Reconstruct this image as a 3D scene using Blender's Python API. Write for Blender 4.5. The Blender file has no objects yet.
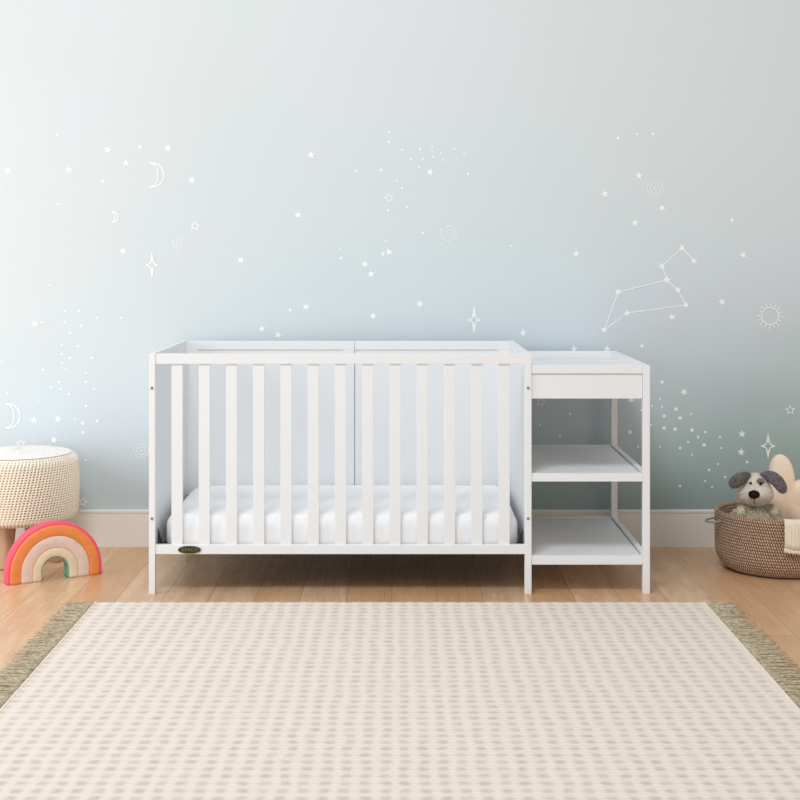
import bpy, bmesh, math, random
from mathutils import Vector, Matrix
random.seed(7)
PI = math.pi
scene = bpy.context.scene
COL = scene.collection

# ---------------------------------------------------------------- camera, light, exposure
F = 1365.0            # focal length in pixels of the 800 px frame
DF = 5.0              # camera to the crib's front plane
CZ = 1.234            # eye height
cam_d = bpy.data.cameras.new('camera')
cam = bpy.data.objects.new('camera', cam_d); COL.objects.link(cam)
cam.location = (0, -DF, CZ); cam.rotation_euler = (PI/2, 0, 0)
cam_d.sensor_width = 36; cam_d.lens = 36*F/800; cam_d.shift_y = -(400-257)/800
scene.camera = cam
scene.view_settings.view_transform = 'Standard'
scene.view_settings.look = 'None'
scene.view_settings.exposure = -0.10
scene.view_settings.gamma = 1.0
scene.view_settings.use_curve_mapping = False

world = bpy.data.worlds.new('daylight'); scene.world = world
world.use_nodes = True
wb = world.node_tree.nodes['Background']
wb.inputs[0].default_value = (0.98, 0.99, 1.0, 1); wb.inputs[1].default_value = 0.57

def area(name, loc, target, sx, sy, power, color):
    d = bpy.data.lights.new(name, 'AREA'); d.shape = 'RECTANGLE'; d.size = sx; d.size_y = sy
    d.energy = power; d.color = color
    o = bpy.data.objects.new(name, d); COL.objects.link(o); o.location = loc
    o.rotation_euler = (Vector(target)-Vector(loc)).to_track_quat('-Z', 'Y').to_euler()
    return o
area('skylight_front', (-0.9, -3.4, 4.9), (0.0, 0.4, 0.2), 1.5, 1.2, 148, (0.95, 0.98, 1.0))
area('window_light_left', (-3.9, -1.2, 1.3), (-1.0, 0.6, 0.4), 2.0, 2.2, 68, (0.99, 0.995, 1.0))

area('added_warm_fill_right', (3.6, -2.0, 1.1), (1.3, 0.5, 0.0), 0.8, 0.8, 11, (1.0, 0.74, 0.46))  # unseen fill, added to warm the baseboard and basket at right

# ---------------------------------------------------------------- material helpers
def srgb(r, g, b):
    def f(c):
        c /= 255.0
        return c/12.92 if c <= 0.04045 else ((c+0.055)/1.055)**2.4
    return (f(r), f(g), f(b), 1)

def mat(name, color, rough=0.6, metal=0.0, spec=0.5):
    m = bpy.data.materials.new(name); m.use_nodes = True
    b = m.node_tree.nodes['Principled BSDF']
    b.inputs['Base Color'].default_value = color
    b.inputs['Roughness'].default_value = rough
    b.inputs['Metallic'].default_value = metal
    b.inputs['Specular IOR Level'].default_value = spec
    return m

class N:
    """small node-graph writer"""
    def __init__(s, m):
        s.t = m.node_tree; s.b = s.t.nodes['Principled BSDF']
    def node(s, kind, **kw):
        n = s.t.nodes.new(kind)
        for k, v in kw.items(): setattr(n, k, v)
        return n
    def link(s, a, b): s.t.links.new(a, b)
    def coord(s): return s.node('ShaderNodeTexCoord').outputs['Object']
    def setin(s, sock, v):
        if hasattr(v, 'links'): s.link(v, sock)
        else: sock.default_value = v
    def math(s, op, a, b=0.0, c=None, clamp=False):
        n = s.node('ShaderNodeMath', operation=op); n.use_clamp = clamp
        s.setin(n.inputs[0], a); s.setin(n.inputs[1], b)
        if c is not None: s.setin(n.inputs[2], c)
        return n.outputs[0]
    def sep(s, v):
        n = s.node('ShaderNodeSeparateXYZ'); s.link(v, n.inputs[0]); return n.outputs
    def comb(s, x, y, z):
        n = s.node('ShaderNodeCombineXYZ')
        for i, v in enumerate((x, y, z)): s.setin(n.inputs[i], v)
        return n.outputs[0]
    def noise(s, vec, scale, detail=3, rough=0.5):
        n = s.node('ShaderNodeTexNoise'); s.link(vec, n.inputs['Vector'])
        n.inputs['Scale'].default_value = scale; n.inputs['Detail'].default_value = detail
        n.inputs['Roughness'].default_value = rough
        return n.outputs['Fac']
    def ramp(s, fac, stops):
        n = s.node('ShaderNodeValToRGB'); s.link(fac, n.inputs[0])
        e = n.color_ramp.elements
        while len(e) < len(stops): e.new(0.5)
        for i, (p, c) in enumerate(stops): e[i].position = p; e[i].color = c
        return n.outputs[0]
    def mix(s, fac, a, b, blend='MIX'):
        n = s.node('ShaderNodeMix', data_type='RGBA', blend_type=blend)
        s.setin(n.inputs[0], fac); s.setin(n.inputs[6], a); s.setin(n.inputs[7], b)
        return n.outputs[2]
    def bump(s, h, strength=0.3, dist=0.002):
        n = s.node('ShaderNodeBump'); s.link(h, n.inputs['Height'])
        n.inputs['Strength'].default_value = strength; n.inputs['Distance'].default_value = dist
        s.link(n.outputs[0], s.b.inputs['Normal'])
    def color(s, v): s.link(v, s.b.inputs['Base Color'])
    def rough(s, v): s.link(v, s.b.inputs['Roughness'])

def fabric(name, c1, c2, scale=60, bump=0.4, rough=0.95):
    m = mat(name, c1, rough, spec=0.2); n = N(m); co = n.coord()
    f = n.noise(co, scale, 3)
    n.color(n.mix(n.ramp(f, [(0.35, (0, 0, 0, 1)), (0.65, (1, 1, 1, 1))]), c1, c2))
    n.bump(n.noise(co, scale*6, 2), bump, 0.002)
    return m

def painted(name, c):
    m = mat(name, c, 0.42, spec=0.35); n = N(m); co = n.coord()
    n.color(n.mix(n.math('MULTIPLY', n.noise(co, 7, 2), 0.25), c, tuple(x*0.97 for x in c[:3])+(1,)))
    n.bump(n.noise(co, 90, 2), 0.03, 0.001)
    return m

M = {}
M['white'] = painted('white_painted_wood', srgb(236, 238, 240))
M['white_plain'] = M['white']
M['trim'] = painted('baseboard_paint', srgb(238, 234, 226))
M['sheet'] = fabric('white_sheet', srgb(250, 250, 251), srgb(247, 247, 249), 12, 0.15)
M['black'] = mat('black_metal', srgb(16, 17, 20), 0.5)
M['screw'] = mat('screw_steel', srgb(150, 150, 152), 0.4, 0.6)
M['badge'] = mat('badge_dark', srgb(48, 50, 28), 0.35, 0.3)
M['brass'] = mat('badge_brass', srgb(150, 142, 92), 0.35, 0.6)
M['decal'] = mat('white_wall_print', srgb(247, 250, 252), 0.7)
M['oak_leg'] = mat('oak_leg', srgb(205, 165, 125), 0.5)
_n = N(M['oak_leg']); _s = _n.sep(_n.coord())
_n.color(_n.ramp(_n.noise(_n.comb(_n.math('MULTIPLY', _s[0], 60.0), _n.math('MULTIPLY', _s[1], 60.0), _n.math('MULTIPLY', _s[2], 5.0)), 1.0, 3),
                 [(0.3, srgb(172, 134, 104)), (0.7, srgb(192, 156, 126))]))

# painted watercolour mural: pale at the top, blue and green washes lower down
m = M['mural'] = mat('watercolour_mural', srgb(215, 222, 224), 0.85, spec=0.15)
n = N(m); co = n.coord(); s = n.sep(co)
cl = n.noise(n.comb(n.math('MULTIPLY', s[0], 0.55), 0.0, n.math('MULTIPLY', s[2], 1.1)), 1.6, 2, 0.4)
h = n.math('SUBTRACT', s[2], n.math('MULTIPLY', s[0], 0.22))  # sideways tilt paints part of the left-to-right light falloff into the mural
h = n.math('ADD', h, n.math('MULTIPLY', n.math('SUBTRACT', cl, 0.5), 0.35))
h = n.math('DIVIDE', n.math('ADD', h, 0.3), 2.5, clamp=True)
wash = n.ramp(h, [(0.04, srgb(134, 151, 150)), (0.15, srgb(164, 183, 184)), (0.24, srgb(186, 202, 207)), (0.34, srgb(202, 214, 220)),
                  (0.42, srgb(207, 217, 225)), (0.52, srgb(210, 221, 226)), (0.68, srgb(212, 221, 224)), (1.0, srgb(213, 219, 222))])
tint = n.noise(n.comb(s[0], 0.3, s[2]), 0.9, 2, 0.4)
wash = n.mix(n.ramp(tint, [(0.42, (0, 0, 0, 1)), (0.62, (0.3, 0.3, 0.3, 1))]), wash, n.mix(0.5, wash, srgb(196, 216, 210)))
n.color(wash)
n.bump(n.noise(co, 250, 2), 0.05, 0.001)

# oak floor boards running towards the camera
m = M['floor'] = mat('oak_floor', srgb(205, 170, 130), 0.42, spec=0.8)
n = N(m); co = n.coord(); s = n.sep(co)
bv = n.comb(n.math('ADD', s[1], 0.55), n.math('ADD', s[0], 0.03), 0.0)
br = n.node('ShaderNodeTexBrick'); n.link(bv, br.inputs['Vector'])
br.offset = 0.37
for k, v in (('Scale', 1.0), ('Mortar Size', 0.0013), ('Mortar Smooth', 0.2), ('Bias', 0.0), ('Brick Width', 1.7), ('Row Height', 0.165)):
    br.inputs[k].default_value = v
br.inputs['Color1'].default_value = (0, 0, 0, 1); br.inputs['Color2'].default_value = (1, 1, 1, 1)
br.inputs['Mortar'].default_value = (0.5, 0.5, 0.5, 1)
tone = n.sep(br.outputs['Color'])[0]
gv = n.comb(n.math('MULTIPLY', s[0], 12.0), n.math('ADD', n.math('MULTIPLY', s[1], 1.6), n.math('MULTIPLY', tone, 37.0)), n.math('MULTIPLY', tone, 11.0))
g1 = n.noise(gv, 1.0, 4, 0.6)
rings = n.math('PINGPONG', n.math('MULTIPLY', g1, 9.0), 1.0)
fine = n.noise(n.comb(n.math('MULTIPLY', s[0], 220.0), n.math('MULTIPLY', s[1], 3.5), 0.0), 1.0, 3)
base = n.mix(tone, srgb(216, 172, 126), srgb(240, 209, 176))
base = n.mix(n.math('MULTIPLY', rings, 0.5), base, srgb(194, 148, 104))
base = n.mix(n.math('MULTIPLY', fine, 0.6), base, srgb(186, 140, 98))
base = n.mix(n.math('MULTIPLY', br.outputs['Fac'], 0.65), base, srgb(120, 86, 58))
n.color(base)
n.rough(n.math('ADD', 0.20, n.math('MULTIPLY', fine, 0.2)))
n.bump(n.math('ADD', n.math('MULTIPLY', fine, 0.3), n.math('MULTIPLY', br.outputs['Fac'], -1.0)), 0.25, 0.001)

# woven rug: cream ground with soft beige blocks of weft
m = M['rug'] = mat('cream_woven_rug', srgb(232, 222, 210), 0.97, spec=0.1)
n = N(m); co = n.coord(); s = n.sep(co)
jx = n.math('MULTIPLY', n.math('SUBTRACT', n.noise(co, 9, 2), 0.5), 0.03)
cx = n.math('SINE', n.math('MULTIPLY', n.math('ADD', s[0], jx), 2*PI/0.047))
cy = n.math('SINE', n.math('MULTIPLY', s[1], 2*PI/0.045))
blk = n.math('MULTIPLY', n.ramp(n.math('ADD', n.math('MULTIPLY', cx, 0.5), 0.5), [(0.1, (0.12, 0.12, 0.12, 1)), (0.85, (1, 1, 1, 1))]), n.ramp(n.math('ADD', n.math('MULTIPLY', cy, 0.5), 0.5), [(0.2, (0.2, 0.2, 0.2, 1)), (0.6, (1, 1, 1, 1))]))
spk = n.noise(n.comb(n.math('MULTIPLY', s[0], 1.0), n.math('MULTIPLY', s[1], 2.5), 0.0), 120, 2)
fac = n.math('MULTIPLY', blk, n.math('ADD', 0.15, n.math('MULTIPLY', n.noise(co, 30, 2), 1.3)), clamp=True)
c = n.mix(fac, srgb(238, 228, 218), srgb(210, 194, 180))
c = n.mix(n.math('MULTIPLY', spk, 0.25), c, srgb(225, 212, 198))
n.color(c)
hgt = n.math('ADD', n.math('MULTIPLY', n.math('SINE', n.math('MULTIPLY', s[1], 2*PI/0.0225)), 0.5), n.math('MULTIPLY', spk, 0.8))
n.bump(hgt, 0.7, 0.004)
M['fringe'] = fabric('rug_fringe', srgb(208, 196, 172), srgb(160, 148, 122), 90, 0.3)

# crochet cover of the stool
m = M['crochet'] = mat('cream_crochet_yarn', srgb(240, 230, 212), 0.95, spec=0.1)
n = N(m); co = n.coord()
n.color(n.mix(n.noise(co, 120, 2), srgb(248, 240, 224), srgb(236, 224, 204)))
n.bump(n.noise(co, 500, 2), 0.4, 0.001)
M['crochet_pit_shade'] = mat('painted_shade_between_stitches', srgb(150, 128, 104), 0.95, spec=0.1)  # darker yarn colour painted into the stitch pits as shade
M['stool_top'] = fabric('white_cotton_top', srgb(247, 243, 240), srgb(238, 232, 228), 40, 0.5)

# basket
m = M['basket'] = mat('seagrass_weave', srgb(150, 118, 96), 0.8, spec=0.2)
n = N(m); co = n.coord(); s = n.sep(co)
ang = n.math('ARCTAN2', s[1], s[0])
row = n.math('FLOOR', n.math('DIVIDE', s[2], 0.0118))
st = n.math('SINE', n.math('ADD', n.math('MULTIPLY', ang, 160.0), n.math('MULTIPLY', row, 2.6)))
fz = n.noise(co, 70, 2)
f = n.ramp(n.math('ADD', n.math('MULTIPLY', st, 0.5), n.math('MULTIPLY', fz, 0.9)), [(0.30, (0, 0, 0, 1)), (0.62, (1, 1, 1, 1))])
n.color(n.mix(f, srgb(122, 88, 74), srgb(222, 194, 168)))
n.bump(st, 0.6, 0.003)
M['basket_in'] = mat('seagrass_inside', srgb(112, 90, 72), 0.9)
M['leather'] = mat('grey_rope', srgb(150, 146, 138), 0.8)

for k, c in (('pink', (240, 96, 118)), ('orange', (238, 146, 84)), ('mauve', (230, 204, 192)), ('sand', (230, 214, 184)), ('teal', (130, 178, 158))):
    M['r_'+k] = fabric('felt_'+k, srgb(*c), srgb(*[min(255, int(v*1.04)) for v in c]), 35, 0.3)
M['gold'] = mat('gold_thread', srgb(240, 190, 70), 0.5, 0.2)
M['fur_white'] = fabric('plush_white', srgb(236, 230, 218), srgb(220, 213, 200), 110, 1.0)
M['fur_grey'] = fabric('plush_grey', srgb(230, 221, 198), srgb(186, 177, 154), 120, 1.0)
M['fur_dark'] = fabric('plush_ear_grey', srgb(146, 136, 144), srgb(112, 102, 112), 130, 1.0)
M['fur_dark2'] = fabric('plush_ear_slate', srgb(138, 137, 132), srgb(108, 107, 104), 130, 1.0)
M['nose'] = fabric('brown_nose', srgb(44, 24, 18), srgb(30, 16, 12), 60, 0.3)
M['star'] = fabric('blush_plush', srgb(246, 218, 194), srgb(246, 230, 208), 9, 0.4)
m = M['blanket'] = mat('cream_ribbed_blanket', srgb(240, 230, 212), 0.95, spec=0.1)
n = N(m); co = n.coord()
n.color(n.mix(n.noise(co, 60, 2), srgb(242, 232, 214), srgb(230, 218, 198)))
n.bump(n.noise(co, 400, 2), 0.5, 0.002)

# ---------------------------------------------------------------- mesh helpers
BASE = {}
def finish(name, bm, m, parent=None, smooth=False, bevel=0.0, local=False, offset=None):
    if bevel:
        bmesh.ops.bevel(bm, geom=[e for e in bm.edges if e.is_manifold and e.calc_face_angle(0) > 0.7], offset=bevel, segments=2, affect='EDGES', profile=0.7)
    if not local and parent is not None:
        b = BASE.get(parent.name, Vector((0, 0, 0)))
        bmesh.ops.translate(bm, verts=bm.verts, vec=-b)
    me = bpy.data.meshes.new(name); bm.to_mesh(me); bm.free()
    for x in (m if isinstance(m, (list, tuple)) else [m]): me.materials.append(x)
    if smooth:
        for p in me.polygons: p.use_smooth = True
    o = bpy.data.objects.new(name, me); COL.objects.link(o)
    if parent is not None:
        o.parent = parent; BASE[o.name] = BASE.get(parent.name, Vector((0, 0, 0)))
    return o

def thing(name, label, cat, loc, rotz=0, group=None):
    o = bpy.data.objects.new(name, None); COL.objects.link(o)
    o.empty_display_size = 0.1
    o.location = loc; o.rotation_euler = (0, 0, rotz); o['label'] = label; o['category'] = cat
    if group: o['group'] = group
    BASE[o.name] = Vector(loc)
    return o

def bx(bm, x0, x1, y0, y1, z0, z1):
    r = bmesh.ops.create_cube(bm, size=1.0)
    bmesh.ops.scale(bm, vec=(x1-x0, y1-y0, z1-z0), verts=r['verts'])
    bmesh.ops.translate(bm, vec=((x0+x1)/2, (y0+y1)/2, (z0+z1)/2), verts=r['verts'])
    return r['verts']

def box(name, m, parent, *b, bevel=0.0015):
    bm = bmesh.new(); bx(bm, *b); return finish(name, bm, m, parent, bevel=bevel)

def grid_mesh(bm, rows, close_u=False, close_v=False, mi=None):
    """rows: list of lists of points -> quads"""
    V = [[bm.verts.new(p) for p in r] for r in rows]
    nu, nv = len(V), len(V[0])
    for i in range(nu if close_u else nu-1):
        for j in range(nv if close_v else nv-1):
            a, b, c, d = V[i][j], V[i][(j+1) % nv], V[(i+1) % nu][(j+1) % nv], V[(i+1) % nu][j]
            try:
                f = bm.faces.new((a, b, c, d))
                if mi: f.material_index = mi(i, j)
            except ValueError: pass
    return V

def tube(bm, pts, radii, seg=12, flat=(1, 1), cap=True):
    """swept ellipse along pts; flat = (in-plane, y) radius multipliers, rounded by caller's radii"""
    rings = []
    for i, p in enumerate(pts):
        p = Vector(p)
        t = (Vector(pts[min(i+1, len(pts)-1)])-Vector(pts[max(i-1, 0)])).normalized()
        ref = Vector((0, 1, 0)) if abs(t.y) < 0.9 else Vector((1, 0, 0))
        u = t.cross(ref).normalized(); v = u.cross(t).normalized()
        r = radii[i] if isinstance(radii, (list, tuple)) else radii
        rings.append([p+u*math.cos(2*PI*k/seg)*r*flat[0]+v*math.sin(2*PI*k/seg)*r*flat[1] for k in range(seg)])
    V = grid_mesh(bm, rings, close_v=True)
    if cap:
        bm.faces.new(V[0][::-1]); bm.faces.new(V[-1])
    return V

def ball(bm, c, r, fn=None, u=32, v=20, rot=None):
    res = bmesh.ops.create_uvsphere(bm, u_segments=u, v_segments=v, radius=1.0)
    for w in res['verts']:
        p = Vector(fn(w.co)) if fn else Vector((w.co.x*r[0], w.co.y*r[1], w.co.z*r[2]))
        if rot is not None: p = rot @ p
        w.co = p+Vector(c)
    return res['verts']

def tufts(bm, verts, length, width, count, droop=0.4, rnd=random.Random(3)):
    """short fur: thin curved blades standing on the surface"""
    pts = []
    for f in list(bm.faces):
        pts.append((f.calc_center_median(), f.normal.copy(), f.calc_area(), [v.co.copy() for v in f.verts]))
    tot = sum(p[2] for p in pts)
    for c, nn, a, vs in pts:
        k = count*a/tot; k = int(k)+(1 if rnd.random() < k-int(k) else 0)
        for _ in range(k):
            w = [rnd.random() for _ in vs]; sw = sum(w)
            p = sum((v*x for v, x in zip(vs, w)), Vector())/sw
            d = (nn+Vector((rnd.uniform(-.6, .6), rnd.uniform(-.6, .6), rnd.uniform(-.6, .4)-droop))).normalized()
            side = d.cross(Vector((rnd.uniform(-1, 1), rnd.uniform(-1, 1), rnd.uniform(-1, 1)))).normalized()*width*0.5
            l = length*rnd.uniform(.6, 1.2)
            mid = p+d*l*0.55; tip = p+d*l+Vector((0, 0, -droop*l*0.5))
            q = [bm.verts.new(x) for x in (p-side-nn*0.001, p+side-nn*0.001, mid+side*0.7, mid-side*0.7, tip)]
            bm.faces.new(q[:4]); bm.faces.new((q[3], q[2], q[4]))

K = DF/F
def X(px, D=DF): return (px-400)*D/F
def Z(py, D=DF): return CZ-(py-257)*D/F

# ---------------------------------------------------------------- structure
WY = 0.825            # wall face
bm = bmesh.new()
bx(bm, -4.2, 4.2, -5.6, WY+0.1, -0.05, 0.0)
o = finish('floor', bm, M['floor']); o['kind'] = 'structure'

DW = DF+WY
bm = bmesh.new()
bx(bm, -4.2, 4.2, WY, WY+0.12, 0.0, 2.6)
for f in bm.faces: f.material_index = 0
YD = WY-0.0012
NP = [0]
def wx(px): return (px-400)*DW/F
def wz(py): return CZ-(py-257)*DW/F
PX = DW/F
def poly(pts):
    NP[0] += 1; yd = YD-NP[0]*4e-7
    vs = [bm.verts.new((wx(a), yd, wz(b))) for a, b in pts]
    # quads/ngons that face the room
    f = bm.faces.new(vs); f.normal_update()
    if f.normal.y > 0: f.normal_flip()
    f.material_index = 1
def strip(outer, inner, closed=True):
    k = len(outer)
    for i in range(k if closed else k-1):
        j = (i+1) % k
        poly([outer[i], outer[j], inner[j], inner[i]])
def d_dot(x, y, r=1.2): poly([(x+r*math.cos(a*PI/4), y+r*math.sin(a*PI/4)) for a in range(8)])
rs = random.Random(11)
def starpts(x, y, r, inner=0.42, k=5, rot=None):
    rot = rs.uniform(-.4, .4) if rot is None else rot
    return [(x+(r if i % 2 == 0 else r*inner)*math.sin(rot+i*PI/k), y-(r if i % 2 == 0 else r*inner)*math.cos(rot+i*PI/k)) for i in range(2*k)]
def d_star(x, y, r=4, **k): 
    p = starpts(x, y, r, **k)
    for i in range(len(p)): poly([(x, y), p[i], p[(i+1) % len(p)]])
def d_staro(x, y, r=5, w=0.62):
    rot = rs.uniform(-.3, .3)
    strip(starpts(x, y, r, 0.5, rot=rot), starpts(x, y, r*w, 0.5, rot=rot))
def d_spark(x, y, h, w):
    def q(s):
        out = []
        for i in range(4):
            a0 = i*PI/2; tip = (math.sin(a0)*w*s, -math.cos(a0)*h*s)
            a1 = a0+PI/4; mid = (math.sin(a1)*w*0.42*s, -math.cos(a1)*w*0.42*s)
            out += [(x+tip[0], y+tip[1]), (x+mid[0], y+mid[1])]
        return out
    def q2():
        out = []
        for i in range(4):
            a0 = i*PI/2; tip = (math.sin(a0)*w*0.5, -math.cos(a0)*w*0.62)
            a1 = a0+PI/4; mid = (math.sin(a1)*w*0.27, -math.cos(a1)*w*0.27)
            out += [(x+tip[0], y+tip[1]), (x+mid[0], y+mid[1])]
        return out
    strip(q(1.0), q2())
def d_line(a, b, w=0.45):
    dx, dy = b[0]-a[0], b[1]-a[1]; l = math.hypot(dx, dy); nx, ny = -dy/l*w, dx/l*w
    poly([(a[0]+nx, a[1]+ny), (b[0]+nx, b[1]+ny), (b[0]-nx, b[1]-ny), (a[0]-nx, a[1]-ny)])
def d_path(pts, w=0.45):
    for a, b in zip(pts, pts[1:]): d_line(a, b, w)
def d_spiral(x, y, r, w=0.3, turns=2.6):
    K_ = 44
    d_path([(x+r*(i/K_)**0.8*math.cos(2*PI*turns*i/K_), y+r*(i/K_)**0.8*math.sin(2*PI*turns*i/K_)) for i in range(K_+1)], w)
def d_moon(x, y, r, flip=1):
    out = [(x+flip*r*math.sin(t*PI/14), y-r*math.cos(t*PI/14)) for t in range(-1, 16)]
    inn = [(x+flip*(r*0.55*math.sin(t*PI/14)-0.5), y-r*0.94*math.cos(t*PI/14)) for t in range(-1, 16)]
    d_path(out, 0.6); d_path(inn, 0.5)
def d_sun(x, y, r):
    K_ = 24
    strip([(x+(r+.6)*math.cos(2*PI*i/K_), y+(r+.6)*math.sin(2*PI*i/K_)) for i in range(K_)],
          [(x+(r-.5)*math.cos(2*PI*i/K_), y+(r-.5)*math.sin(2*PI*i/K_)) for i in range(K_)])
    for i in range(16):
        a = 2*PI*i/16+.05; l = 3.4 if i % 2 else 5
        d_line((x+(r+1.2)*math.cos(a), y+(r+1.2)*math.sin(a)), (x+(r+l)*math.cos(a), y+(r+l)*math.sin(a)), 0.55)

for x, y in [(8,171),(69,170),(108,150),(126,163),(168,148),(192,180),(123,251),(311,155),(298,215),(241,260),(365,264),(371,274),(389,252),
             (306,307),(373,316),(262,329),(430,172),(420,304),(576,254),(639,176),(605,194),(662,208),(635,223),(743,255),(722,302),(672,317),(684,392),
             (34,420),(58,419),(54,440),(742,434),(741,452),(35,324),(607,349),(574,349),(523,333),(631,400),(278,335)]:
    d_star(x, y, 4.2)
for x, y in [(383,254),(290,310),(140,147),(103,181),(83,423)]: d_star(x, y, 2.8)
for x, y in [(389,198),(195,226),(21,444),(83,502),(790,410),(541,402)]: d_staro(x, y, 5.2)
for x, y in [(58,204),(50,285),(65,311),(79,311),(65,322),(81,326),(97,318),(121,318),(42,322),(70,333),(62,345),(78,346),(62,354),(70,358),(92,358),
             (62,363),(43,370),(66,369),(86,373),(59,382),(86,382),(61,389),(51,387),(94,389),(69,394),(38,400),(86,406),(2,361),(7,393),(75,419),(82,423),
             (97,421),(83,432),(356,171),(381,170),(397,181),(389,132),(389,142),(388,210),(340,249),(341,258),(386,241),
             (402,150),(420,149),(432,147),(441,153),(454,149),(464,154),(411,159),(423,159),(433,157),(443,160),(419,167),(468,174),(402,188),(407,207),
             (423,233),(511,246),(637,134),(653,134),(618,138),(660,399),(652,406),(662,407),(691,414),(651,425),(705,432),(698,437),(720,437),(688,442),
             (721,448),(660,447),(680,448),(692,455),(747,462),(718,464),(709,470),(725,477),(705,481),(712,487),(680,486),(634,400),(641,410),
             (611,413),(570,414),(638,447),(540,425),(560,436),(600,392),(86,460),(57,135)]:
    d_dot(x, y, rs.uniform(1.0, 1.5))
for x, y in [(642,346),(662,382),(676,409),(664,416),(664,428),(675,429),(692,430),(704,445),(630,432),(732,220),(680,418)]: d_dot(x, y, 1.9)
d_spark(152, 265, 14, 7); d_spark(474, 320, 15, 7.5); d_spark(768, 446, 13.5, 8)
d_spiral(449, 233, 9); d_spiral(656, 189, 9); d_spiral(142, 450, 8.5); d_spiral(178, 243, 6, 0.3)
d_moon(152, 175, 12, 1); d_moon(8, 416, 12, 1); d_moon(113, 217, 5)
d_sun(770, 316, 8.5)
con = [(694,261),(682,248),(662,266),(667,280),(678,290),(686,305),(627,313),(604,330),(618,292),(667,280)]
d_path(con, 0.5)
for x, y in con: d_star(x, y, 4)
o = finish('wall_back', bm, [M['mural'], M['decal']]); o['kind'] = 'structure'

# baseboard
bm = bmesh.new()
prof = [(0, 0), (-0.016, 0), (-0.016, 0.139), (-0.0125, 0.1405), (-0.0125, 0.1425), (-0.016, 0.144), (-0.017, 0.153), (-0.014, 0.157), (0, 0.157)]
grid_mesh(bm, [[(xx, WY-0.0005+a, b) for a, b in prof] for xx in (-4.2, 4.2)], close_v=True)
for side in (0, 1):
    bm.verts.ensure_lookup_table()
bmesh.ops.recalc_face_normals(bm, faces=bm.faces)
o = finish('baseboard_back', bm, M['trim']); o['kind'] = 'structure'

# ---------------------------------------------------------------- crib
YB0, YB1 = 0.748, 0.768           # back panel
xl0, xl1 = X(149), X(155.2)
xr0, xr1 = X(524.8), X(531.5)
ztop = 0.882
crib = thing('baby_crib', 'white slatted baby crib with solid end panels and a white mattress on the wood floor', 'crib', ((xl0+xr1)/2, 0.38, 0))
box('top_rail', M['white'], crib, xl1, xr0, 0.0, 0.024, Z(364), Z(353.8), bevel=0.002)
box('bottom_rail', M['white'], crib, xl1, xr0, 0.0, 0.024, Z(554.2), Z(545), bevel=0.002)
for i in range(13):
    a = X(171.1+27.3*i); b = X(182.3+27.3*i)
    box('slat', M['white'], crib, a, b, 0.006, 0.019, Z(545)-0.004, Z(364)+0.004, bevel=0.0015)
for a, b in ((xl0, xl1), (xr0, xr1)):
    # end panel set between its two posts
    inset = 0.003
    box('end_panel', M['white'], crib, a+inset, b-inset, 0.022, 0.75, 0.15, ztop-0.0005, bevel=0.001)
    box('leg', M['white'], crib, a, b, -0.003, 0.024, 0.0, ztop, bevel=0.0018)
    box('leg', M['white'], crib, a, b, 0.744, 0.771, 0.0, ztop, bevel=0.0018)
    for py in (388, 518.5):
        bm = bmesh.new()
        bmesh.ops.create_cone(bm, cap_ends=True, segments=20, radius1=0.0055, radius2=0.0045, depth=0.003,
                              matrix=Matrix.Translation(((a+b)/2, -0.0042, Z(py))) @ Matrix.Rotation(PI/2, 4, 'X'))
        s_ = finish('screw', bm, M['screw'], crib)
        s_['label'] = 'steel screw head'
# back: two framed panels with a seam between them
mid = 0.0+X(354.5, DF+YB0)
DB = DF+YB0
zr = Z(349.6, DB)
for a, b in ((xl1, mid-0.001), (mid+0.001, xr0)):
    bm = bmesh.new()
    st = 0.046
    bx(bm, a+0.0, b, YB0+0.006, YB1, 0.15, zr+0.003)                     # field
    box_l = (a, a+st) if a < mid-0.5 else (a, a+0.004)
    p = finish('back_panel', bm, M['white'], crib, bevel=0.001)
    box('back_rail', M['white'], crib, a, b, YB0, YB1, zr, ztop-0.002, bevel=0.0015)
    if a < mid-0.1 and b <= mid:
        box('back_stile', M['white'], crib, a, a+0.046, YB0+0.0005, YB1, 0.15, zr, bevel=0.001)
        box('back_stile', M['white'], crib, b-0.046, b, YB0+0.0005, YB1, 0.15, zr, bevel=0.001)
    else:
        box('back_stile', M['white'], crib, b-0.046, b, YB0+0.0005, YB1, 0.15, zr, bevel=0.001)
# mattress support: black metal frame with bars
bm = bmesh.new()
bx(bm, xl1+0.002, xr0-0.002, 0.028, 0.742, 0.151, 0.156)
for i in range(9):
    y = 0.07+i*0.078
    bx(bm, xl1+0.002, xr0-0.002, y, y+0.012, 0.147, 0.151)
o = finish('mattress_support', bm, M['black'], crib); o['label'] = 'black metal mattress support'
for sx_, x_ in ((1, xl1+0.004), (-1, xr0-0.004)):
    for y_ in (0.028, 0.736):
        bm = bmesh.new()
        tri = [(x_, 0.238), (x_, 0.156), (x_+sx_*0.034, 0.156), (x_+sx_*0.018, 0.180)]
        A = [bm.verts.new((a, y_, b)) for a, b in tri]; B = [bm.verts.new((a, y_+0.005, b)) for a, b in tri]
        bm.faces.new(A); bm.faces.new(B[::-1])
        for i in range(4): bm.faces.new((A[i], A[(i+1) % 4], B[(i+1) % 4], B[i]))
        bmesh.ops.recalc_face_normals(bm, faces=bm.faces)
        finish('bracket', bm, M['black'], o)
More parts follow.
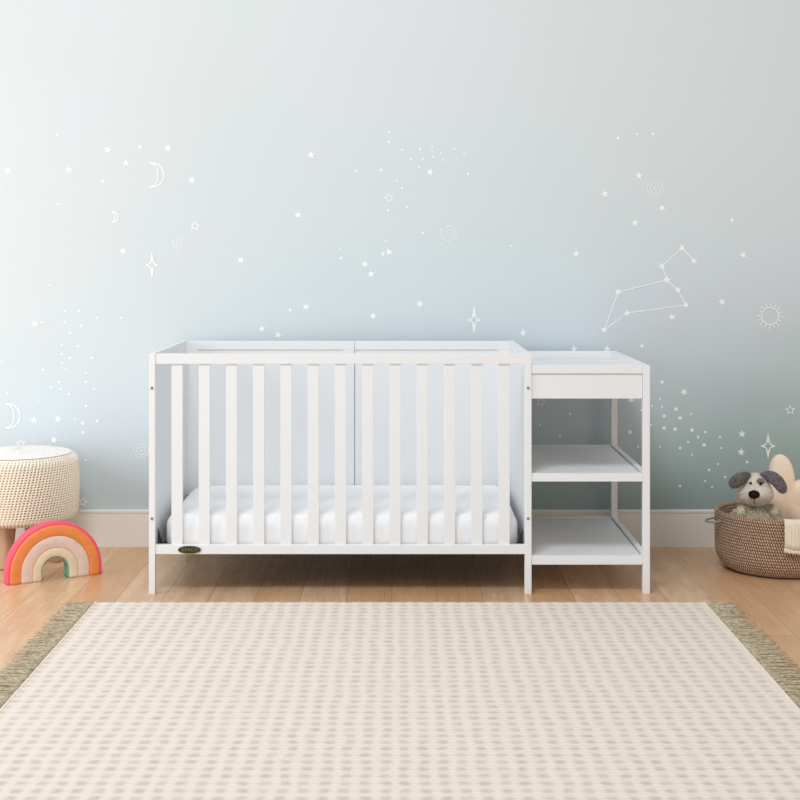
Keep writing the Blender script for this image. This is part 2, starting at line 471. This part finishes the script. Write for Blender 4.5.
# badge
bx0, bz0 = X(189.6), Z(549.7)
bm = bmesh.new()
def ell(rx, rz, y0, y1, k=40):
    return [[(bx0+rx*f_*math.cos(2*PI*i/k), y, bz0+rz*f_*math.sin(2*PI*i/k)) for i in range(k)] for f_, y in ((1, y0), (1, y1), (0.96, y1-0.0004))]
V = grid_mesh(bm, ell(11.6*K, 4.0*K, -0.0002, -0.0022), close_v=True); bm.faces.new(V[-1])
bmesh.ops.recalc_face_normals(bm, faces=bm.faces)
badge = finish('badge', bm, M['badge'], crib); badge['label'] = 'dark oval badge with brass lettering'
bm = bmesh.new()
for r1, r2 in (((11.6*K, 4.0*K), (11.0*K, 3.5*K)),):
    k = 40
    g = [[(bx0+rx*math.cos(2*PI*i/k), y, bz0+rz*math.sin(2*PI*i/k)) for i in range(k)] for rx, rz, y in ((r1[0], r1[1], -0.002), (r1[0], r1[1], -0.0033), (r2[0], r2[1], -0.0033), (r2[0], r2[1], -0.002))]
    grid_mesh(bm, g, close_v=True)
bmesh.ops.recalc_face_normals(bm, faces=bm.faces)
finish('badge_rim', bm, M['brass'], badge)
tc = bpy.data.curves.new('lettering_curve', 'FONT'); tc.body = 'GRACO'; tc.size = 0.0165; tc.extrude = 0.0005; tc.align_x = 'CENTER'; tc.align_y = 'CENTER'
tc.space_character = 1.15
to = bpy.data.objects.new('tmp_text', tc); COL.objects.link(to)
bpy.context.view_layer.update()
tm = bpy.data.meshes.new_from_object(to.evaluated_get(bpy.context.evaluated_depsgraph_get()))
bpy.data.objects.remove(to)
bm = bmesh.new(); bm.from_mesh(tm)
bmesh.ops.transform(bm, verts=bm.verts, matrix=Matrix.Translation((bx0, -0.0030, bz0)) @ Matrix.Rotation(PI/2, 4, 'X'))
finish('lettering', bm, M['brass'], badge)

# mattress with a fitted sheet
def rounded_slab(bm, x0, x1, y0, y1, z0, z1, rc, re, nu=64, seg=8, fn=None):
    """slab with plan corner radius rc and edge radius re"""
    def outline(ins):
        pts = []
        r = max(rc-ins, 0.004)
        for (cx_, cy_, a0) in ((x1-rc, y1-rc, 0), (x0+rc, y1-rc, 90), (x0+rc, y0+rc, 180), (x1-rc, y0+rc, 270)):
            for k in range(9):
                a = math.radians(a0+k*90/8); pts.append((cx_+r*math.cos(a), cy_+r*math.sin(a)))
        # subdivide long sides
        out = []
        for i, p in enumerate(pts):
            q = pts[(i+1) % len(pts)]; out.append(p)
            if (i+1) % 9 == 0:
                for k in range(1, 20): out.append((p[0]+(q[0]-p[0])*k/20, p[1]+(q[1]-p[1])*k/20))
        return out
    rows = []
    for k in range(seg+1):
        a = PI/2*k/seg; rb_ = 0.022; ins = rb_*(1-math.sin(a)); rows.append([(x, y, z0+rb_*(1-math.cos(a))) for x, y in outline(ins)])
    for k in range(seg+1):
        a = PI/2*k/seg; ins = re*(1-math.cos(a)); rows.append([(x, y, z1-re*(1-math.sin(a))) for x, y in outline(ins)])
    V = grid_mesh(bm, rows, close_v=True)
    bm.faces.new(V[0][::-1]); bm.faces.new(V[-1])
    bmesh.ops.recalc_face_normals(bm, faces=bm.faces)
mt = thing('mattress', 'white crib mattress in a fitted sheet lying inside the slatted crib', 'mattress', (X(340), 0.38, 0.156))
bm = bmesh.new()
rounded_slab(bm, xl1+0.026, xr0-0.018, 0.030, 0.742, 0.156, 0.280, 0.07, 0.045)
rm = random.Random(5)
for v in bm.verts:
    v.co.z += 0.0015*math.sin(v.co.x*23+v.co.y*7)*(v.co.z-0.166)/0.1
finish('fitted_sheet', bm, M['sheet'], mt, smooth=True)

# ---------------------------------------------------------------- changing table
cx0, cx1 = xr1+0.0005, X(649.9); ci = X(642.9)
ct = thing('changing_table', 'white changing table with two open shelves joined to the right end of the crib', 'changing table', ((cx0+cx1)/2, 0.38, 0))
zt = Z(365.3); za = Z(373.7); zb = Z(398.7)
box('leg', M['white'], ct, ci, cx1, -0.003, 0.024, 0, zt, bevel=0.0018)
box('leg', M['white'], ct, ci, cx1, 0.744, 0.771, 0, zt, bevel=0.0018)
# changing tray: rim and floor
bm = bmesh.new()
bx(bm, cx0, ci-0.0003, -0.001, 0.022, za, zt)
tray = finish('tray_rim', bm, M['white'], ct, bevel=0.0018)
box('tray_rim', M['white'], ct, cx0, ci-0.0003, 0.747, 0.769, zb, zt, bevel=0.0015)
box('tray_rim', M['white'], ct, ci+0.003, cx1-0.002, 0.0245, 0.7435, zb, zt, bevel=0.0015)
box('tray_rim', M['white'], ct, cx0, cx0+0.018, 0.0225, 0.7465, za-0.02, zt, bevel=0.0015)
box('tray_floor', M['white'], ct, cx0+0.0185, ci+0.0025, 0.0225, 0.742, za-0.012, za-0.002, bevel=0.0008)
box('front_apron', M['white'], ct, cx0, ci-0.001, 0.004, 0.020, zb, za-0.0015, bevel=0.0012)
for zt_, zb_ in ((Z(473.4), Z(481.6)), (Z(555.8), Z(564.7))):
    box('shelf', M['white'], ct, cx0+0.001, ci-0.004, 0.0235, 0.735, zt_-0.020, zt_-0.004, bevel=0.001)
    box('shelf_rail', M['white'], ct, cx0, ci-0.0003, 0.0, 0.022, zb_, zt_, bevel=0.0018)
    box('shelf_rail', M['white'], ct, cx0, ci-0.0003, 0.747, 0.765, zb_, zt_, bevel=0.0018)
    box('shelf_rail', M['white'], ct, ci+0.002, cx1-0.002, 0.0245, 0.7435, zb_, zt_, bevel=0.0018)

# ---------------------------------------------------------------- rug
RX0, RX1, RY0, RY1 = -1.083, 1.083, -3.3, -0.150
rug = thing('woven_rug', 'cream woven rug with a beige check and grey fringed ends on the wood floor', 'rug', ((RX0+RX1)/2, -1.7, 0))
bm = bmesh.new()
bx(bm, RX0, RX1, RY0, RY1, 0.0003, 0.009)
bmesh.ops.bevel(bm, geom=[e for e in bm.edges if all(v.co.z > 0.005 for v in e.verts)], offset=0.004, segments=2, affect='EDGES')
finish('weave', bm, M['rug'], rug)
rf = random.Random(21)
for side, xe in ((-1, RX0), (1, RX1)):
    bm = bmesh.new()
    y = RY0
    while y < RY1:
        y += rf.uniform(0.005, 0.0095)
        L = rf.uniform(0.085, 0.118); yy = y; pts = []
        a = rf.uniform(-.12, .12)
        for k in range(6):
            t = k/5
            pts.append((xe+side*(t*L-0.002), yy+a*t*L+0.0022*math.sin(t*9+y*900)*t, 0.0062+0.002*math.sin(t*6+y*60)*(1-t)+rf.uniform(0, .002)))
        tube(bm, pts, [0.0022, 0.0022, 0.002, 0.0019, 0.0018, 0.0012], seg=5)
        if rf.random() < .35:   # knot
            ball(bm, pts[1], (0.0042, 0.0035, 0.0032), u=6, v=4)
    o = finish('fringe', bm, M['fringe'], rug, smooth=True); o['kind'] = 'stuff'; o['label'] = 'grey beige knotted fringe'
    box('edge_binding', M['blanket'], rug, min(xe, xe-side*0.006), max(xe, xe-side*0.006), RY0, RY1, 0.001, 0.0105, bevel=0.002).__setitem__('label', 'cream bound edge')

# ---------------------------------------------------------------- knitted stool
SX, SY, SR = -1.545, 0.545, 0.232
SZ0, SZ1 = 0.172, 0.438
stool = thing('knitted_stool', 'round cream crochet stool on splayed wooden legs at left wall edge', 'stool', (SX, SY, 0))
bm = bmesh.new()
rows = []
NT = 896; pitch = 0.0100; NS = 104
zz = []
prof = []
# bottom edge, wall, top dome as (r, z, on_wall)
for k in range(7):
    a = PI/2*k/6; prof.append((SR-0.03+0.03*math.sin(a), SZ0+0.03*(1-math.cos(a)), 0.5))
nw = 110
for k in range(1, nw+1):
    prof.append((SR+0.004*math.sin(PI*k/nw), SZ0+0.03+(SZ1-0.035-SZ0-0.03)*k/nw, 1.0))
for k in range(1, 15):
    a = PI/2*k/14; prof.append((SR-0.035+0.035*math.cos(a), SZ1-0.035+0.035*math.sin(a), 1.0-0.55*k/14))
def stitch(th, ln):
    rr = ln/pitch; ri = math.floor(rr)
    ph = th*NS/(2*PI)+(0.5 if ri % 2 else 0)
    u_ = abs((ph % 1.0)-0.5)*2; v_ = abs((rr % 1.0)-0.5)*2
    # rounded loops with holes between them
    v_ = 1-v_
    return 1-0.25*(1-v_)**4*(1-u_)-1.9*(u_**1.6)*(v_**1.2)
ln = 0; last = prof[0]; rows = []; hole = []
for (r, z, w) in prof:
    ln += math.hypot(r-last[0], z-last[1]); last = (r, z)
    row = []; hr = []
    for i in range(NT):
        th = 2*PI*i/NT; s_ = stitch(th+0.25*ln*8, ln)
        rr_ = r+w*0.0075*(s_-0.7)
        row.append((SX+rr_*math.cos(th), SY+rr_*math.sin(th), z)); hr.append(s_)
    rows.append(row); hole.append(hr)
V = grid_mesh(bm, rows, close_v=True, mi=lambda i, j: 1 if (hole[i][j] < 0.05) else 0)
# underside
r0 = [bm.verts.new((SX+(SR-0.06)*math.cos(2*PI*i/NT), SY+(SR-0.06)*math.sin(2*PI*i/NT), SZ0+0.002)) for i in range(0, NT)]
for i in range(NT): bm.faces.new((V[0][i], r0[i], r0[(i+1) % NT], V[0][(i+1) % NT]))
bm.faces.new(r0)
bmesh.ops.recalc_face_normals(bm, faces=bm.faces)
finish('crochet_cover', bm, [M['crochet'], M['crochet_pit_shade']], stool, smooth=True)
bm = bmesh.new()
rows = []
for k in range(26):
    t = k/25; r = (SR-0.028)*(1-t)+0.001
    row = []
    for i in range(160):
        th = 2*PI*i/160
        zc = SZ1-0.0025+0.020*(1-(r/SR)**2)+0.0025*math.sin(t*60)*math.cos(th*24+k)
        row.append((SX+r*math.cos(th), SY+r*math.sin(th), zc))
    rows.append(row)
V = grid_mesh(bm, rows, close_v=True); bm.faces.new(V[-1])
bmesh.ops.recalc_face_normals(bm, faces=bm.faces)
finish('seat_top', bm, M['stool_top'], stool, smooth=True)
for dx, dy in ((-0.012, -0.135), (0.135, -0.012), (0.012, 0.135), (-0.135, 0.012)):
    bm = bmesh.new()
    tube(bm, [(SX+dx*0.95, SY+dy*0.95, SZ0+0.006), (SX+dx*1.02, SY+dy*1.02, 0.12), (SX+dx*1.12, SY+dy*1.12, 0.004), (SX+dx*1.125, SY+dy*1.125, 0.0)],
         [0.034, 0.031, 0.024, 0.022], seg=24)
    finish('leg', bm, M['oak_leg'], stool, smooth=False)

# ---------------------------------------------------------------- rainbow cushion
pL = Vector((X(7.5, 5.12), 0.12)); pR = Vector((X(102.5, 5.314), 0.314))
d = pR-pL; yaw = math.atan2(d.y, d.x); wdt = d.length
T = 0.062
c2 = (pL+pR)/2+Vector((-math.sin(yaw), math.cos(yaw)))*T/2
rb = thing('rainbow_cushion', 'padded felt rainbow cushion with pink, orange, mauve and sand arches standing before the stool', 'cushion', (c2.x, c2.y, 0), yaw)
RO = wdt/2; zc = 0.219-RO
def arch(name, r0, r1, th, m, lab, bulge=0.007):
    bm = bmesh.new()
    path = []
    for k in range(5): path.append((-1, 0.002+(zc-0.002)*k/5, None))
    pts = []
    for k in range(5): pts.append(((-1, 0), zc*k/5))
    angs = [PI-PI*k/64 for k in range(65)]
    sec = []
    NSC = 24
    for k in range(NSC):
        a = 2*PI*k/NSC
        ca, sa = math.cos(a), math.sin(a)
        e = 0.42
        sec.append(((r0+r1)/2+(r1-r0)/2*abs(ca)**0.26*(1 if ca >= 0 else -1), th/2*abs(sa)**0.36*(1 if sa >= 0 else -1)))
    rows = []
    for k in range(4):
        z = zc*k/4+(0.0006 if k == 0 else 0)
        rows.append([(-r, y, z) for r, y in sec])
    for a in angs: rows.append([(r*math.cos(a), y, zc+r*math.sin(a)) for r, y in sec])
    for k in range(3, -1, -1):
        z = zc*k/4+(0.0006 if k == 0 else 0)
        rows.append([(r, y, z) for r, y in sec])
    V = grid_mesh(bm, rows, close_v=True); bm.faces.new(V[0]); bm.faces.new(V[-1])
    bmesh.ops.recalc_face_normals(bm, faces=bm.faces)
    o = finish(name, bm, m, rb, smooth=True, local=True); o['label'] = lab
    return o
arch('stripe', RO-0.024, RO, T-0.010, M['r_pink'], 'pink outer stripe')
arch('stripe', RO-0.053, RO-0.010, T, M['r_orange'], 'orange stripe')
arch('stripe', RO-0.098, RO-0.050, T, M['r_mauve'], 'dusty mauve stripe')
arch('stripe', RO-0.131, RO-0.095, T-0.001, M['r_sand'], 'sand inner stripe')
arch('inner_lining', RO-0.1355, RO-0.1285, T-0.012, M['r_teal'], 'teal lining of the inner arch')
for r, ang_ in ((RO-0.053, 52), (RO-0.036, 40), (RO-0.040, 22), (RO-0.030, 30)):
    a = math.radians(ang_); cx_, cz_ = r*math.cos(a), zc+r*math.sin(a)
    bm = bmesh.new()
    k = 8
    V0 = [bm.verts.new((cx_+(0.0085 if i % 2 == 0 else 0.0024)*math.cos(i*PI/4+.2), -T/2-0.0012, cz_+(0.0085 if i % 2 == 0 else 0.0024)*math.sin(i*PI/4+.2))) for i in range(8)]
    V1 = [bm.verts.new(v.co+Vector((0, 0.0016, 0))) for v in V0]
    bm.faces.new(V0)
    for i in range(8): bm.faces.new((V0[i], V0[(i+1) % 8], V1[(i+1) % 8], V1[i]))
    bmesh.ops.recalc_face_normals(bm, faces=bm.faces)
    o = finish('gold_star', bm, M['gold'], rb, local=True)

# ---------------------------------------------------------------- basket
BX, BY, BR, BH = 1.500, 0.42, 0.243, 0.224
bk = thing('woven_basket', 'round brown and cream woven basket full of soft toys on the right floor', 'basket', (BX, BY, 0))
def b_r(z):
    t = max(0, min(1, z/0.085))
    return 0.175+(BR-0.175-0.002)*math.sqrt(max(0, 1-(1-t)**2))+0.002*min(1, z/BH)
bm = bmesh.new()
rows = []; p_ = 0.0118; nz = int(BH/p_*7)
NB = 260
for k in range(nz+1):
    z = BH*k/nz; ph = (z/p_) % 1.0
    r = b_r(z)+0.0072*math.sin(PI*ph)-0.004
    rows.append([(BX+r*math.cos(2*PI*i/NB), BY+r*math.sin(2*PI*i/NB), z+0.0012) for i in range(NB)])
for k in range(1, 7):
    a = PI*k/6; r = BR-0.006+0.007*math.cos(a)
    rows.append([(BX+r*math.cos(2*PI*i/NB), BY+r*math.sin(2*PI*i/NB), BH+0.0012+0.006*math.sin(a)) for i in range(NB)])
nrim = len(rows)
for k in range(nz, -1, -1):
    z = BH*k/nz; ph = (z/p_) % 1.0
    if z < 0.012: continue
    r = b_r(z)-0.013-0.003*math.sin(PI*ph)
    rows.append([(BX+r*math.cos(2*PI*i/NB), BY+r*math.sin(2*PI*i/NB), z+0.0012) for i in range(NB)])
V = grid_mesh(bm, rows, close_v=True); bm.faces.new(V[0]); bm.faces.new(V[-1])
bmesh.ops.recalc_face_normals(bm, faces=bm.faces)
# shift so that the mesh's object origin is the basket axis (needed by the angular weave)
finish('basket_body', bm, M['basket'], bk, smooth=True)
for side in (-1, 1):
    bm = bmesh.new()
    pts = []
    for k in range(13):
        a = -PI/2+PI*k/12
        pts.append((BX+side*(BR-0.006+0.052*math.cos(a)), BY+0.042*math.sin(a)-0.02, 0.196-0.006*math.cos(a)))
    tube(bm, pts, 0.0045, seg=10)
    finish('handle', bm, M['leather'], bk, smooth=True)['label'] = 'grey rope handle'

# ---------------------------------------------------------------- blanket
bl = thing('cream_blanket', 'cream ribbed blanket with a frayed hem draped over the front rim of the basket', 'blanket', (BX, BY, 0.015))
bm = bmesh.new()
path = [(0.13, 0.07), (0.17, 0.10), (0.205, 0.15), (0.219, 0.20), (0.2235, 0.228), (0.231, 0.2385), (0.243, 0.2395), (0.253, 0.233), (0.2575, 0.22), (0.2595, 0.19), (0.2605, 0.155), (0.2615, 0.125)]
rows = []
NBk = 150
for j, (r, z) in enumerate(path):
    row = []
    for i in range(NBk):
        t = i/(NBk-1); ang_ = math.radians(-90-10+t*66)
        rib = 0.0022*abs(math.sin(t*PI*22)) + 0.004*math.sin(t*9+0.6)
        zz_ = z-0.006*math.sin(t*7)*(1 if j > 8 else 0.3)-0.018*max(0, 0.35-t)*(-1 if j == len(path)-1 else 0)
        if j < 6: rib = 0
        row.append((BX+(r+max(rib, -0.0005))*math.cos(ang_), BY+(r+max(rib, -0.0005))*math.sin(ang_), zz_))
    rows.append(row)
grid_mesh(bm, rows)
bmesh.ops.recalc_face_normals(bm, faces=bm.faces)
bmesh.ops.solidify(bm, geom=bm.faces[:], thickness=0.004)
o = finish('cloth', bm, M['blanket'], bl, smooth=True)
bm = bmesh.new()
for i in range(120):
    t = i/119; ang_ = math.radians(-90-10+t*66)
    z0 = 0.127-0.006*math.sin(t*7)+0.018*max(0, 0.35-t)
    r = 0.2605+0.003
    pts = [(BX+(r+0.004*k)*math.cos(ang_+0.012*k*rf.uniform(-1, 1)), BY+(r+0.004*k)*math.sin(ang_+0.012*k*rf.uniform(-1, 1)), z0-0.008*k*rf.uniform(.7, 1.2)) for k in range(3)]
    tube(bm, pts, [0.0026, 0.0024, 0.0012], seg=5)
o = finish('frayed_hem', bm, M['blanket'], bl, smooth=True); o['kind'] = 'stuff'
# the bundled end inside the basket
bm = bmesh.new()
ball(bm, (BX, BY+0.01, 0.050), (0.19, 0.185, 0.033), u=48, v=20)
for v in bm.verts:
    v.co.z += 0.006*math.sin(v.co.x*60)*math.cos(v.co.y*50)
finish('bundled_end', bm, M['blanket'], bl, smooth=True)

# ---------------------------------------------------------------- star cushion
DS = 5.47
stc = Vector((X(783, DS), DS-DF, Z(500, DS)))
sc_ = thing('star_cushion', 'puffy blush star shaped cushion behind the dog in the basket', 'cushion', (stc.x, stc.y, stc.z-0.13))
bm = bmesh.new()
rows = []
NTS, NR = 150, 22
tilt = math.radians(3)
def star_R(th):
    c = (1+math.cos(5*th))/2
    return 0.090+0.092*(c**0.85)
front, back = [], []
for k in range(NR+1):
    t = k/NR
    fr, bk_ = [], []
    for i in range(NTS):
        th = 2*PI*i/NTS; R_ = star_R(th)
        q = math.sin(t*PI/2); r = R_*q
        th_k = 0.040*max(0.0, math.cos(t*PI/2))**0.55
        x = r*math.sin(th-tilt); z = r*math.cos(th-tilt)
        fr.append((stc.x+x, stc.y-th_k+0.12*z*0.5, stc.z+z)); bk_.append((stc.x+x, stc.y+th_k+0.12*z*0.5, stc.z+z))
    front.append(fr); back.append(bk_)
rows = front[1:]+back[1:-1][::-1]
V = grid_mesh(bm, rows, close_v=True)
a = bm.verts.new(Vector(front[0][0])); b = bm.verts.new(Vector(back[0][0]))
for i in range(NTS):
    bm.faces.new((a, V[0][i], V[0][(i+1) % NTS])); bm.faces.new((b, V[-1][(i+1) % NTS], V[-1][i]))
bmesh.ops.recalc_face_normals(bm, faces=bm.faces)
finish('padded_star', bm, M['star'], sc_, smooth=True)

# ---------------------------------------------------------------- plush dog
DD = 5.33
def P(px, py, dy=0.0): return Vector((X(px, DD+dy), DD-DF+dy, Z(py, DD+dy)))
hd = P(755.5, 489.5)
dog = thing('plush_dog', 'grey and white plush dog with floppy dark ears sitting in the woven basket', 'plush toy', (hd.x, hd.y, 0.11))
bm = bmesh.new()
tc_ = Vector((hd.x+0.006, hd.y+0.012, 0.175))
ball(bm, tc_, (0.074, 0.06, 0.085), fn=lambda c: (c.x*(0.072+0.014*max(0, -c.z)), c.y*0.058, c.z*0.085))
for sx_ in (-1, 1):
    pts = [tc_+Vector((sx_*0.030, 0, 0.082)), tc_+Vector((sx_*0.058, -0.006, 0.068)), tc_+Vector((sx_*0.079, -0.008, 0.035)), tc_+Vector((sx_*0.078, -0.008, -0.005)), tc_+Vector((sx_*0.070, -0.008, -0.04))]
    tube(bm, pts, [0.016, 0.022, 0.024, 0.024, 0.012], seg=14)
bmesh.ops.recalc_face_normals(bm, faces=bm.faces); bm.normal_update()
tufts(bm, None, 0.016, 0.0028, 5200, 0.5)
finish('body', bm, M['fur_grey'], dog, smooth=True)['label'] = 'shaggy grey body'
bm = bmesh.new()
def head_fn(c):
    lo = max(0, min(1, 0.5-c.z*0.9)); lo = lo*lo*(3-2*lo)
    rx = 0.055+0.018*lo
    y = c.y*0.052-(0.022*max(0, 1-((c.z+0.25)/0.6)**2)*max(0, -c.y)**1.2)
    return (c.x*rx, y, c.z*0.064)
ball(bm, hd, None, fn=head_fn, u=40, v=28)
bm.normal_update()
tufts(bm, None, 0.0045, 0.0018, 4200, 0.3)
head = finish('head', bm, M['fur_white'], dog, smooth=True); head['label'] = 'white plush head'
def head_front(px, py, out=0.0):
    """point on the head's front surface that the lens sees at px,py"""
    D = DD-0.05
    for _ in range(8):
        x, z = X(px, D), Z(py, D); c_z = max(-.95, min(.95, (z-hd.z)/0.064))
        lo = max(0, min(1, 0.5-c_z*0.9)); lo = lo*lo*(3-2*lo); rx = 0.055+0.018*lo
        cx_ = (x-hd.x)/rx; cy_ = -math.sqrt(max(0.0, 1-c_z*c_z-cx_*cx_))
        p = Vector(head_fn(Vector((cx_, cy_, c_z))))+hd; D = p.y-out+DF
    return Vector((x, p.y-out, z))
def blob(name, px, py, r, m, out=0.0, lab=None, parent=None):
    p = head_front(px, py, out); bm = bmesh.new(); ball(bm, p, r, u=24, v=16)
    o = finish(name, bm, m, parent or head, smooth=True)
    if lab: o['label'] = lab
    return o
blob('nose', 754, 494.5, (0.0225, 0.014, 0.0165), M['nose'], 0.006, 'dark brown nose')
blob('eye_patch', 760.5, 481.3, (0.0155, 0.006, 0.0125), M['fur_dark'], 0.0015, 'grey patch around one eye')
blob('eye', 750.6, 483.3, (0.0052, 0.005, 0.0048), M['nose'], 0.003)
blob('eye', 760.6, 483.6, (0.0062, 0.005, 0.0056), M['nose'], 0.007)
bm = bmesh.new()
tube(bm, [head_front(754, y)+Vector((0, -0.003, 0)) for y in (498, 500, 502, 504)], 0.0013, seg=6)
finish('mouth_stitch', bm, M['nose'], head)
# ears
for pts, rad, m_, lab in (
    ([(750, 476, -.012), (746, 476.5, -.022), (741, 478.5, -.03), (736, 481.5, -.034), (732, 484.5, -.034), (730, 486, -.034)], [0.010, 0.018, 0.024, 0.0245, 0.019, 0.006], 'fur_dark2', 'slate grey floppy ear'),
    ([(761, 478, -.010), (765.5, 476.3, -.024), (771.5, 477, -.034), (777.5, 481.5, -.04), (781.5, 487, -.042), (783, 491, -.042), (783.3, 493.2, -.042)], [0.010, 0.019, 0.023, 0.024, 0.021, 0.015, 0.005], 'fur_dark', 'mauve grey floppy ear')):
    # resample smoothly
    pp = [P(a, b, c) for a, b, c in pts]; PP = []; RR = []
    for i in range(len(pp)-1):
        p0, p1, p2, p3 = pp[max(i-1, 0)], pp[i], pp[i+1], pp[min(i+2, len(pp)-1)]
        for s_ in range(4):
            t = s_/4
            PP.append(0.5*((2*p1)+(p2-p0)*t+(2*p0-5*p1+4*p2-p3)*t*t+(3*p1-p0-3*p2+p3)*t**3)); RR.append(rad[i]*(1-t)+rad[i+1]*t)
    PP.append(pp[-1]); RR.append(rad[-1])
    bm = bmesh.new(); tube(bm, PP, RR, seg=20, flat=(1.0, 0.42))
    bmesh.ops.recalc_face_normals(bm, faces=bm.faces); bm.normal_update()
    tufts(bm, None, 0.005, 0.0018, 1500, 0.3)
    finish('ear', bm, M[m_], head, smooth=True)['label'] = lab
